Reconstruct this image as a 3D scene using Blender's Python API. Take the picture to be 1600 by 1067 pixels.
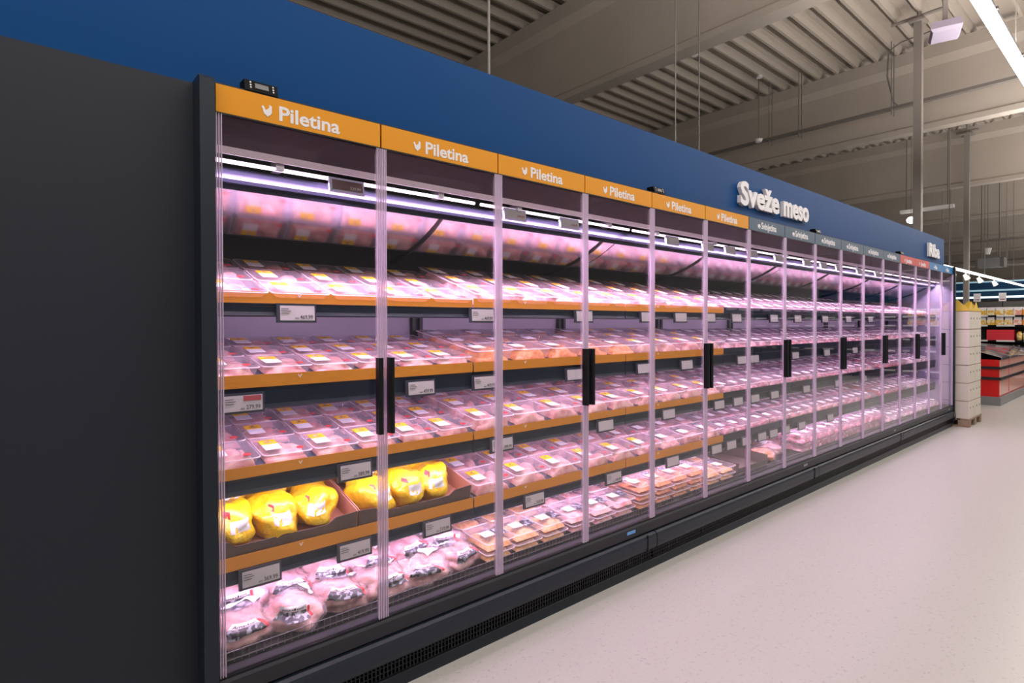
import bpy, math, random
from mathutils import Matrix, Vector, noise

for o in list(bpy.data.objects):
    bpy.data.objects.remove(o)
SC = bpy.context.scene
COL = SC.collection
rnd = random.Random(7)

# ------------------------------------------------------------------ camera, world, exposure
def make_camera():
    yaw, pit, rol, F = 0.8610, -0.0110, -0.0026, 886.4732
    cy, sy = math.cos(yaw), math.sin(yaw)
    f = Vector((cy*math.cos(pit), sy*math.cos(pit), math.sin(pit)))
    r = f.cross(Vector((0, 0, 1))).normalized()
    u = r.cross(f)
    r2 = math.cos(rol)*r + math.sin(rol)*u
    u2 = -math.sin(rol)*r + math.cos(rol)*u
    cam = bpy.data.cameras.new('camera')
    cam.sensor_fit = 'HORIZONTAL'; cam.sensor_width = 36.0
    cam.lens = 36.0*F/1600.0
    cam.shift_y = -16.79/1600.0
    cam.clip_start = 0.02; cam.clip_end = 200
    o = bpy.data.objects.new('camera', cam)
    m = Matrix((( r2.x, u2.x, -f.x, -0.4993), (r2.y, u2.y, -f.y, -2.1469), (r2.z, u2.z, -f.z, 1.5), (0, 0, 0, 1)))
    o.matrix_world = m
    COL.objects.link(o)
    SC.camera = o
make_camera()

W = bpy.data.worlds.new('world'); SC.world = W
W.use_nodes = True
W.node_tree.nodes['Background'].inputs[0].default_value = (1.0, 0.93, 0.86, 1)
W.node_tree.nodes['Background'].inputs[1].default_value = 0.18
SC.view_settings.view_transform = 'Standard'
SC.view_settings.look = 'None'
SC.view_settings.gamma = 1.0
SC.view_settings.use_curve_mapping = False
SC.view_settings.exposure = 0.0
SC.cycles.transparent_max_bounces = 24
SC.cycles.max_bounces = 8
SC.cycles.sample_clamp_indirect = 6.0

FZ = -0.045          # floor height
PINK = (1.0, 0.66, 1.0)
E_CANOPY, E_SHELF, E_STORE = 42.0, 8.0, 88.0

def area(name, loc, sx, sy, power, col, rot=(0, 0, 0), spread=math.pi):
    l = bpy.data.lights.new(name, 'AREA'); l.shape = 'RECTANGLE'
    l.size = sx; l.size_y = sy; l.energy = power; l.color = col; l.spread = spread
    o = bpy.data.objects.new(name, l); o.location = loc; o.rotation_euler = rot
    COL.objects.link(o)
    return o

# store lamps: the visible line over the aisle and an added unseen line that helps light the hall (their housings are built below)
STORE_LINES = [(-1.17, 4.0), (-4.9, 4.25)]
LX0, LX1 = -6.0, 44.0
for (yy, zz) in STORE_LINES:
    area('aisle_light', ((LX0+LX1)/2, yy, zz-0.06), LX1-LX0, 0.10, E_STORE*7.2, (1.0, 0.94, 0.87))
    area('ceiling_fill', ((LX0+LX1)/2, yy, zz+0.05), LX1-LX0, 0.08, E_STORE*15.0, (1.0, 0.91, 0.83), (math.pi, 0, 0))  # upward fill added to brighten the ceiling, not part of the lamps
# lights inside the refrigerated cabinets: under the canopy and under the front edge of every shelf
SHELVES = [  # plate height at y=.2, slope, strip top, strip bottom, rail bottom
    (1.588, 18.0, 1.634, 1.587, 1.533),
    (1.293, 10.0, 1.306, 1.256, 1.166),
    (0.940, 10.0, 0.949, 0.906, 0.838),
    (0.600, 10.0, 0.609, 0.556, 0.498)]
for c in range(4):
    xm = 1.25 + 2.5*c
    area('canopy_light', (xm, 0.152, 2.098), 2.44, 0.02, E_CANOPY, PINK, (math.radians(12), 0, 0), math.radians(150))
    for (zp, sl, zt, zb, zr) in SHELVES:
        for h in (-0.625, 0.625):
            area('shelf_light', (xm+h, 0.232, zr+0.004), 1.18, 0.015, E_SHELF/2, PINK, (math.radians(42), 0, 0), math.radians(170))

# ------------------------------------------------------------------ materials
MATS = {}
def mat(name, col, rough=0.5, metal=0.0, spec=0.5, emit=None, estr=0.0, coat=0.0, noisy=None, bump=None, alpha=1.0, sss=0.0):
    if name in MATS: return MATS[name]
    m = bpy.data.materials.new(name); m.use_nodes = True
    nt = m.node_tree; b = nt.nodes['Principled BSDF']
    b.inputs['Base Color'].default_value = (*col, 1)
    b.inputs['Roughness'].default_value = rough
    b.inputs['Metallic'].default_value = metal
    b.inputs['Specular IOR Level'].default_value = spec
    b.inputs['Coat Weight'].default_value = coat
    b.inputs['Coat Roughness'].default_value = 0.08
    b.inputs['Alpha'].default_value = alpha
    if emit:
        b.inputs['Emission Color'].default_value = (*emit, 1)
        b.inputs['Emission Strength'].default_value = estr
    if noisy or bump:
        tc = nt.nodes.new('ShaderNodeTexCoord')
    if noisy:   # (second colour, scale, lo, hi)
        c2, sc, lo, hi = noisy
        n = nt.nodes.new('ShaderNodeTexNoise'); n.inputs['Scale'].default_value = sc; n.inputs['Detail'].default_value = 4
        r = nt.nodes.new('ShaderNodeValToRGB')
        r.color_ramp.elements[0].position = lo; r.color_ramp.elements[0].color = (*col, 1)
        r.color_ramp.elements[1].position = hi; r.color_ramp.elements[1].color = (*c2, 1)
        oi = nt.nodes.new('ShaderNodeObjectInfo')
        va = nt.nodes.new('ShaderNodeVectorMath'); va.operation = 'ADD'
        sm = nt.nodes.new('ShaderNodeMath'); sm.operation = 'MULTIPLY'; sm.inputs[1].default_value = 37.0
        nt.links.new(oi.outputs['Random'], sm.inputs[0])
        nt.links.new(tc.outputs['Object'], va.inputs[0]); nt.links.new(sm.outputs[0], va.inputs[1])
        nt.links.new(va.outputs[0], n.inputs['Vector'])
        nt.links.new(n.outputs['Fac'], r.inputs['Fac']); nt.links.new(r.outputs['Color'], b.inputs['Base Color'])
    if bump:    # (scale, strength, distance)
        n2 = nt.nodes.new('ShaderNodeTexNoise'); n2.inputs['Scale'].default_value = bump[0]; n2.inputs['Detail'].default_value = 3
        bp = nt.nodes.new('ShaderNodeBump'); bp.inputs['Strength'].default_value = bump[1]; bp.inputs['Distance'].default_value = bump[2]
        nt.links.new(tc.outputs['Object'], n2.inputs['Vector'])
        nt.links.new(n2.outputs['Fac'], bp.inputs['Height']); nt.links.new(bp.outputs['Normal'], b.inputs['Normal'])
    MATS[name] = m
    return m

def clear(name, tint=(1, 1, 1), body=0.12, body_col=(0.9, 0.9, 0.92), gloss=0.05, bump=None, base_refl=0.0, ior=1.45):
    """thin clear plastic / glass: transparent, some milky body, Fresnel gloss"""
    if name in MATS: return MATS[name]
    m = bpy.data.materials.new(name); m.use_nodes = True
    nt = m.node_tree
    for n in list(nt.nodes): nt.nodes.remove(n)
    out = nt.nodes.new('ShaderNodeOutputMaterial')
    tr = nt.nodes.new('ShaderNodeBsdfTransparent'); tr.inputs[0].default_value = (*tint, 1)
    gl = nt.nodes.new('ShaderNodeBsdfGlossy'); gl.inputs['Roughness'].default_value = gloss
    df = nt.nodes.new('ShaderNodeBsdfDiffuse'); df.inputs[0].default_value = (*body_col, 1)
    m1 = nt.nodes.new('ShaderNodeMixShader'); m1.inputs[0].default_value = body
    m2 = nt.nodes.new('ShaderNodeMixShader')
    fr = nt.nodes.new('ShaderNodeFresnel')
    ge = nt.nodes.new('ShaderNodeNewGeometry'); mr = nt.nodes.new('ShaderNodeMapRange')   # same Fresnel curve on both faces of the thin sheet
    mr.inputs['To Min'].default_value = ior; mr.inputs['To Max'].default_value = 1/ior
    nt.links.new(ge.outputs['Backfacing'], mr.inputs['Value']); nt.links.new(mr.outputs[0], fr.inputs[0])
    nt.links.new(tr.outputs[0], m1.inputs[1]); nt.links.new(df.outputs[0], m1.inputs[2])
    nt.links.new(m1.outputs[0], m2.inputs[1]); nt.links.new(gl.outputs[0], m2.inputs[2])
    if base_refl:
        ad = nt.nodes.new('ShaderNodeMath'); ad.operation = 'ADD'; ad.inputs[1].default_value = base_refl; ad.use_clamp = True
        nt.links.new(fr.outputs[0], ad.inputs[0]); nt.links.new(ad.outputs[0], m2.inputs[0])
    else:
        nt.links.new(fr.outputs[0], m2.inputs[0])
    if bump:
        tc = nt.nodes.new('ShaderNodeTexCoord'); n2 = nt.nodes.new('ShaderNodeTexNoise'); n2.inputs['Scale'].default_value = bump[0]
        n2.inputs['Detail'].default_value = 3
        bp = nt.nodes.new('ShaderNodeBump'); bp.inputs['Strength'].default_value = bump[1]; bp.inputs['Distance'].default_value = bump[2]
        nt.links.new(tc.outputs['Object'], n2.inputs['Vector']); nt.links.new(n2.outputs['Fac'], bp.inputs['Height'])
        nt.links.new(bp.outputs['Normal'], gl.inputs['Normal']); nt.links.new(bp.outputs['Normal'], fr.inputs['Normal'])
    nt.links.new(m2.outputs[0], out.inputs[0])
    MATS[name] = m
    return m

M = dict(
    blue=mat('blue_wall_paint', (0.0, 0.040, 0.150), 0.5, spec=0.1),
    grey=mat('dark_grey_panel', (0.018, 0.021, 0.030), 0.5, spec=0.22),
    dark=mat('dark_cabinet_metal', (0.012, 0.017, 0.026), 0.42, spec=0.3),
    sill=mat('sill_metal', (0.018, 0.019, 0.025), 0.45, spec=0.3),
    black=mat('black_plastic', (0.005, 0.006, 0.008), 0.35, spec=0.3),
    seal=mat('black_rubber', (0.003, 0.003, 0.004), 0.6),
    canopy=mat('canopy_paint', (0.014, 0.011, 0.015), 0.55, spec=0.25),
    alu=mat('aluminium', (0.62, 0.58, 0.62), 0.35, metal=0.85),
    rail=mat('canopy_price_rail', (0.022, 0.024, 0.042), 0.35, spec=0.25),
    mirror=mat('curved_mirror', (0.84, 0.80, 0.82), 0.15, metal=1.0, bump=(3.0, 0.08, 0.02)),
    liner=mat('cabinet_liner', (0.30, 0.28, 0.36), 0.4),
    plate=mat('shelf_plate', (0.10, 0.12, 0.18), 0.35, spec=0.6),
    railm=mat('shelf_price_rail', (0.010, 0.017, 0.032), 0.3, spec=0.2),
    orange=mat('orange_card', (0.60, 0.235, 0.018), 0.4),
    sign_o=mat('orange_sign', (0.58, 0.235, 0.012), 0.45, spec=0.2),
    sign_d=mat('slate_blue_sign', (0.030, 0.062, 0.110), 0.45),
    sign_r=mat('red_sign', (0.42, 0.035, 0.03), 0.45),
    sign_b=mat('bright_blue_sign', (0.0, 0.13, 0.34), 0.45),
    white=mat('white_paint', (0.80, 0.79, 0.80), 0.5),
    letter=mat('letter_white', (0.62, 0.60, 0.63), 0.5, spec=0.2),
    letter2=mat('letter_cream', (0.72, 0.68, 0.62), 0.5),
    led=mat('led_tube', (1, 0.9, 0.97), 0.5, emit=(1.0, 0.80, 0.97), estr=2.2),
    led2=mat('shelf_led', (1, 0.9, 0.97), 0.5, emit=(1.0, 0.72, 0.96), estr=2.2),
    lamp=mat('aisle_tube', (1, 1, 1), 0.5, emit=(1.0, 0.98, 0.95), estr=9.0),
    pvc=clear('clear_door_profile', (1, 0.97, 1), 0.16, (0.80, 0.70, 0.82), 0.08),
    pvc2=clear('door_profile_rib', (1, 0.97, 1), 0.60, (0.70, 0.60, 0.74), 0.1),
    glass=clear('door_glass', (0.985, 0.985, 0.99), 0.0, gloss=0.0),
    tub=clear('clear_tray_plastic', (1, 0.97, 0.99), 0.17, (0.95, 0.84, 0.92), 0.10),
    rim=clear('tray_rim', (1, 0.98, 1), 0.55, (0.95, 0.86, 0.94), 0.10),
    film=clear('tray_film', (1, 0.98, 1), 0.10, (0.96, 0.86, 0.94), 0.12, bump=(14, 0.5, 0.01)),
    bag=clear('bag_film', (1, 0.96, 0.98), 0.16, (0.95, 0.84, 0.92), 0.10, bump=(28, 1.0, 0.02)),
    chicken=mat('raw_chicken', (0.66, 0.27, 0.27), 0.35, noisy=((0.84, 0.56, 0.48), 20, 0.38, 0.62), bump=(40, 0.3, 0.004), coat=0.3),
    chicken2=mat('raw_chicken_dark', (0.52, 0.17, 0.18), 0.35, noisy=((0.80, 0.50, 0.44), 22, 0.35, 0.62), bump=(60, 0.5, 0.004), coat=0.3),
    pork=mat('raw_pork', (0.52, 0.13, 0.20), 0.35, noisy=((0.84, 0.52, 0.55), 18, 0.40, 0.62), bump=(50, 0.3, 0.003), coat=0.3),
    beef=mat('raw_beef', (0.42, 0.05, 0.07), 0.35, noisy=((0.62, 0.22, 0.22), 22, 0.45, 0.7), coat=0.3),
    fish=mat('pale_fish', (0.70, 0.50, 0.50), 0.35, noisy=((0.88, 0.80, 0.80), 18, 0.4, 0.6), coat=0.3),
    nugget=mat('orange_marinated_meat', (0.72, 0.20, 0.05), 0.4, noisy=((0.85, 0.42, 0.16), 40, 0.35, 0.65), bump=(80, 0.6, 0.004)),
    cutlet=mat('golden_cutlet', (0.66, 0.34, 0.10), 0.5, noisy=((0.80, 0.50, 0.22), 60, 0.4, 0.6), bump=(120, 0.5, 0.003)),
    lab_y=mat('label_yellow', (0.95, 0.56, 0.02), 0.45, spec=0.2),
    lab_w=mat('label_white', (0.84, 0.82, 0.86), 0.4),
    lab_k=mat('label_black', (0.05, 0.05, 0.065), 0.4, noisy=((0.42, 0.42, 0.50), 45, 0.50, 0.56)),
    lab_r=mat('label_red', (0.70, 0.06, 0.07), 0.4),
    ybag=mat('yellow_bag', (0.92, 0.56, 0.004), 0.35, noisy=((0.93, 0.66, 0.04), 9, 0.45, 0.75), bump=(22, 0.9, 0.02), coat=0.35),
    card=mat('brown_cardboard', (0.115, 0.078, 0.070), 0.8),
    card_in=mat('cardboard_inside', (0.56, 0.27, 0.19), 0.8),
    card_w=mat('white_cardboard', (0.56, 0.51, 0.46), 0.75),
    card_y=mat('yellow_cardboard', (0.62, 0.42, 0.06), 0.7),
    wood=mat('pallet_wood', (0.20, 0.13, 0.09), 0.8, noisy=((0.30, 0.21, 0.15), 12, 0.3, 0.7)),
    steel=mat('painted_steel', (0.26, 0.235, 0.22), 0.55),
    dsteel=mat('dark_steel', (0.17, 0.155, 0.145), 0.5),
    beam=mat('beam_concrete', (0.42, 0.38, 0.34), 0.85, noisy=((0.47, 0.42, 0.375), 1.3, 0.3, 0.7)),
    esl=mat('tag_frame', (0.03, 0.035, 0.05), 0.3),
    eslw=mat('tag_frame_pale', (0.42, 0.42, 0.60), 0.3),
    screen=mat('tag_screen', (0.44, 0.42, 0.42), 0.35),
    screen_r=mat('tag_screen_maroon', (0.12, 0.05, 0.06), 0.3),
    ink=mat('ink', (0.04, 0.04, 0.05), 0.5),
    inkr=mat('ink_red', (0.30, 0.05, 0.06), 0.5),
    red=mat('freezer_red', (0.60, 0.008, 0.008), 0.35),
    redp=mat('freezer_red_floor_sheen', (0.80, 0.42, 0.36), 0.25, coat=0.5),  # red side made paler: the bright floor's reflection is in the colour
    stick=mat('blue_sticker', (0.10, 0.28, 0.62), 0.4),
    gravel=mat('grey_trim', (0.20, 0.20, 0.21), 0.4),
    banner=mat('blue_banner', (0.0, 0.06, 0.16), 0.5),
    banner_l=mat('pale_blue_glow_strip', (0.30, 0.52, 0.66), 0.5, emit=(0.6, 0.9, 1.0), estr=0.35),  # faint glow put into the banner's edge strips, which are no lamps
    cwall=mat('dark_far_wall', (0.10, 0.095, 0.095), 0.7),
    farwall=mat('far_wall_paint', (0.36, 0.33, 0.30), 0.8),
    lilac=mat('lilac_plastic', (0.36, 0.32, 0.43), 0.5),
)

# floor: pale vinyl with faint specks
def floor_mat():
    m = bpy.data.materials.new('speckled_vinyl'); m.use_nodes = True; nt = m.node_tree; b = nt.nodes['Principled BSDF']
    tc = nt.nodes.new('ShaderNodeTexCoord')
    n = nt.nodes.new('ShaderNodeTexNoise'); n.inputs['Scale'].default_value = 60; n.inputs['Detail'].default_value = 6
    r = nt.nodes.new('ShaderNodeValToRGB')
    r.color_ramp.elements[0].position = 0.30; r.color_ramp.elements[0].color = (0.29, 0.277, 0.268, 1)
    r.color_ramp.elements[1].position = 0.40; r.color_ramp.elements[1].color = (0.375, 0.362, 0.35, 1)
    nt.links.new(tc.outputs['Object'], n.inputs['Vector']); nt.links.new(n.outputs['Fac'], r.inputs['Fac'])
    nt.links.new(r.outputs['Color'], b.inputs['Base Color'])
    b.inputs['Roughness'].default_value = 0.36
    return m
M['floor'] = floor_mat()
M['deck'] = mat('ceiling_deck', (0.43, 0.385, 0.34), 0.7)

# ------------------------------------------------------------------ mesh builder
class MB:
    def __init__(s): s.v = []; s.f = []; s.m = []; s.sm = []
    def add(s, vs, fs, mi=0, smooth=False):
        k = len(s.v); s.v += [tuple(p) for p in vs]
        for f in fs: s.f.append(tuple(i+k for i in f)); s.m.append(mi); s.sm.append(smooth)
    def box(s, x0, x1, y0, y1, z0, z1, mi=0):
        vs = [(x, y, z) for z in (z0, z1) for y in (y0, y1) for x in (x0, x1)]
        s.add(vs, [(0, 2, 3, 1), (4, 5, 7, 6), (0, 1, 5, 4), (2, 6, 7, 3), (0, 4, 6, 2), (1, 3, 7, 5)], mi)
    def prism(s, poly, a0, a1, axis='x', mi=0, smooth=False):
        """poly: 2D points; axis x -> (y,z), axis y -> (x,z), axis z -> (x,y)"""
        n = len(poly)
        def P(a, p):
            return (a, p[0], p[1]) if axis == 'x' else ((p[0], a, p[1]) if axis == 'y' else (p[0], p[1], a))
        vs = [P(a0, p) for p in poly] + [P(a1, p) for p in poly]
        fs = [tuple(range(n))[::-1], tuple(range(n, 2*n))]
        s.add(vs, fs, mi)
        s.add(vs, [(i, (i+1) % n, n+(i+1) % n, n+i) for i in range(n)], mi, smooth)
    def tube(s, p0, p1, r, n=8, mi=0, r1=None):
        p0 = Vector(p0); p1 = Vector(p1); d = (p1-p0).normalized()
        a = d.orthogonal().normalized(); b = d.cross(a)
        r1 = r if r1 is None else r1
        vs = [p0 + r*(math.cos(t)*a + math.sin(t)*b) for t in [2*math.pi*i/n for i in range(n)]]
        vs += [p1 + r1*(math.cos(t)*a + math.sin(t)*b) for t in [2*math.pi*i/n for i in range(n)]]
        s.add(vs, [(i, (i+1) % n, n+(i+1) % n, n+i) for i in range(n)], mi, True)
        s.add(vs, [tuple(range(n))[::-1], tuple(range(n, 2*n))], mi)
    def path(s, pts, r, n=6, mi=0):
        for a, b in zip(pts[:-1], pts[1:]): s.tube(a, b, r, n, mi)
    def grid(s, fn, nu, nv, mi=0, smooth=True, closeu=False):
        vs = [fn(i/nu, j/nv) for j in range(nv+1) for i in range(nu+1)]
        fs = []
        for j in range(nv):
            for i in range(nu):
                a = j*(nu+1)+i; fs.append((a, a+1, a+nu+2, a+nu+1))
        s.add(vs, fs, mi, smooth)
    def loft(s, rings, mi=0, smooth=True, cap0=False, cap1=False):
        n = len(rings[0]); vs = [p for r in rings for p in r]; fs = []
        for j in range(len(rings)-1):
            for i in range(n):
                fs.append((j*n+i, j*n+(i+1) % n, (j+1)*n+(i+1) % n, (j+1)*n+i))
        s.add(vs, fs, mi, smooth)
        if cap0: s.add(rings[0], [tuple(range(n))[::-1]], mi)
        if cap1: s.add(rings[-1], [tuple(range(n))], mi)
    def xform(s, mtx):
        s.v = [tuple(mtx @ Vector(p)) for p in s.v]; return s
    def join(s, o, off=(0, 0, 0)):
        k = len(s.v); s.v += [(a+off[0], b+off[1], c+off[2]) for a, b, c in o.v]
        s.f += [tuple(i+k for i in f) for f in o.f]; s.m += o.m; s.sm += o.sm
        return s
    def mesh(s, name, mats):
        me = bpy.data.meshes.new(name); me.from_pydata(s.v, [], s.f)
        for m in (mats if isinstance(mats, (list, tuple)) else [mats]): me.materials.append(m)
        me.polygons.foreach_set('material_index', s.m); me.polygons.foreach_set('use_smooth', s.sm)
        me.update(); return me
    def build(s, name, mats, parent=None, loc=(0, 0, 0)):
        return put(name, s.mesh(name, mats), parent, loc)

def put(name, me, parent=None, loc=(0, 0, 0), rot=(0, 0, 0)):
    o = bpy.data.objects.new(name, me); COL.objects.link(o); o.location = loc; o.rotation_euler = rot
    if parent: o.parent = parent
    return o
LABELS = {}
def tag(o, label, cat, group=None, kind=None):
    o['label'] = label; o['category'] = cat
    if group: o['group'] = group
    if kind: o['kind'] = kind
    LABELS.setdefault(label, []).append(o.name)
    nw = len(label.split())
    if nw < 4 or nw > 16: print('LABEL LENGTH', nw, label)
    return o
def thing(name, label, cat, loc=(0, 0, 0), rot=(0, 0, 0), group=None):
    o = bpy.data.objects.new(name, None); COL.objects.link(o); o.location = loc; o.rotation_euler = rot
    o.empty_display_size = 0.05
    return tag(o, label, cat, group)
def struct(o, label=None):
    o['kind'] = 'structure'
    if label: o['label'] = label
    return o
def copy_tree(o, parent=None):
    c = o.copy(); COL.objects.link(c); c.parent = parent
    for ch in o.children: copy_tree(ch, c)
    return c
def label_part(o, text): o['label'] = text; return o

ORD = ['first', 'second', 'third', 'fourth', 'fifth', 'sixth', 'seventh', 'eighth', 'ninth', 'tenth', 'eleventh', 'twelfth',
       'thirteenth', 'fourteenth', 'fifteenth', 'sixteenth', 'seventeenth', 'eighteenth', 'nineteenth', 'twentieth',
       'twenty-first', 'twenty-second', 'twenty-third', 'twenty-fourth', 'twenty-fifth', 'twenty-sixth', 'twenty-seventh', 'twenty-eighth', 'twenty-ninth', 'thirtieth']
SHN = ['top shelf', 'second shelf', 'third shelf', 'fourth shelf', 'bottom deck']
ROWN = ['front', 'middle', 'back']

# text as mesh, fitted: starts at x=0, baseline z=0, facing -y
_tc = {}
def _raw_text(body, off, ext):
    cu = bpy.data.curves.new('t', 'FONT'); cu.body = body; cu.size = 1.0; cu.offset = off; cu.extrude = ext
    cu.resolution_u = 3
    o = bpy.data.objects.new('t', cu); COL.objects.link(o)
    dg = bpy.context.evaluated_depsgraph_get(); dg.update()
    me = bpy.data.meshes.new_from_object(o.evaluated_get(dg))
    vs = [tuple(v.co) for v in me.vertices]; fs = [tuple(p.vertices) for p in me.polygons]
    bpy.data.objects.remove(o); bpy.data.curves.remove(cu); bpy.data.meshes.remove(me)
    return vs, fs
def text_mb(body, width, cap, depth=0.002, bold=0.02, mi=0):
    k = (body, bold)
    if k not in _tc: _tc[k] = (_raw_text(body, bold, 0.5), max(v[1] for v in _raw_text('H', bold, 0)[0]))
    (vs, fs), ch = _tc[k]
    x0 = min(v[0] for v in vs); x1 = max(v[0] for v in vs)
    sx = width/(x1-x0); sy = cap/ch
    mb = MB(); mb.add([((v[0]-x0)*sx, -v[2]*depth, v[1]*sy) for v in vs], [f[::1] for f in fs], mi)
    return mb

# ------------------------------------------------------------------ the hall
mb = MB(); mb.box(-8, 48, -14, 14, FZ-0.1, FZ); struct(mb.build('floor', M['floor']))
# ceiling: trapezoidal deck, ribs running along x
mb = MB(); y = -14.0; P = 0.345; zt, zl = 6.62, 6.47
prof = []
while y < 14.0:
    prof += [(y, zl), (y+0.045, zl), (y+0.085, zt), (y+P-0.04, zt)]; y += P
prof += [(y, zl)]
n = len(prof)
mb.add([(-8, p[0], p[1]) for p in prof]+[(48, p[0], p[1]) for p in prof], [(i, i+1, n+i+1, n+i) for i in range(n-1)])
mb.box(-8, 48, -14, y, zt+0.01, zt+0.08)
struct(mb.build('ceiling', M['deck']))
# concrete I-beams across the hall
BX = [-0.05, 5.92, 11.86, 17.72, 23.6, 29.5, 35.4]
for i, bx in enumerate(BX):
    mb = MB()
    zt = 6.468; wf = 0.10
    prof = [(bx-0.02, 5.0), (bx+0.22, 5.0), (bx+0.22, 5.09), (bx+0.16, 5.13), (bx+0.16, 6.10), (bx+0.24, 6.24), (bx+0.24, zt), (bx-0.04, zt), (bx-0.04, 6.24), (bx+0.02, 6.10), (bx+0.02, 5.13), (bx-0.02, 5.09)]
    mb.prism([(p[0], p[1]) for p in prof], -14, 14, 'y')
    struct(mb.build('trim_%d' % (i+1), M['beam']))
# blue wall band, dark grey wall below it on the left
mb = MB(); mb.box(-8, 9.82, 0.06, 0.16, 2.337, 2.737)
struct(mb.build('wall_back', M['blue']))
mb = MB(); mb.box(-0.04, 9.82, 0.06, 0.16, 2.286, 2.337); struct(mb.build('trim_20', M['blue']))
mb = MB(); mb.box(-8, -0.052, 0.06, 0.16, FZ, 2.337); struct(mb.build('wall_left', M['grey']))
mb = MB(); mb.box(46, 46.2, -14, 14, FZ, 6.6); struct(mb.build('wall_right', M['farwall']))
# columns behind the wall and by the boxes
mb = MB(); mb.box(10.37, 10.49, 0.98, 1.10, FZ, 6.47)
mb2 = MB(); mb2.box(10.32, 10.43, 0.47, 0.58, FZ, 6.30); mb2.box(10.26, 10.50, 0.42, 0.64, 6.30, 6.34); mb2.tube((10.375, 0.2, 6.40), (10.375, 0.9, 6.40), 0.03); mb2.tube((10.375, 0.52, 6.34), (10.375, 0.52, 6.47), 0.03)
struct(mb2.build('trim_8', M['steel']))
mb = MB(); mb.box(17.36, 17.47, 1.17, 1.28, FZ, 6.2); mb.box(17.30, 17.55, 1.10, 1.35, 6.2, 6.24); mb.tube((17.42, 1.0, 6.3), (17.42, 1.45, 6.3), 0.03); mb.tube((17.42, 1.22, 6.2), (17.42, 1.22, 6.47), 0.03)
struct(mb.build('trim_9', M['steel']))

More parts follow.
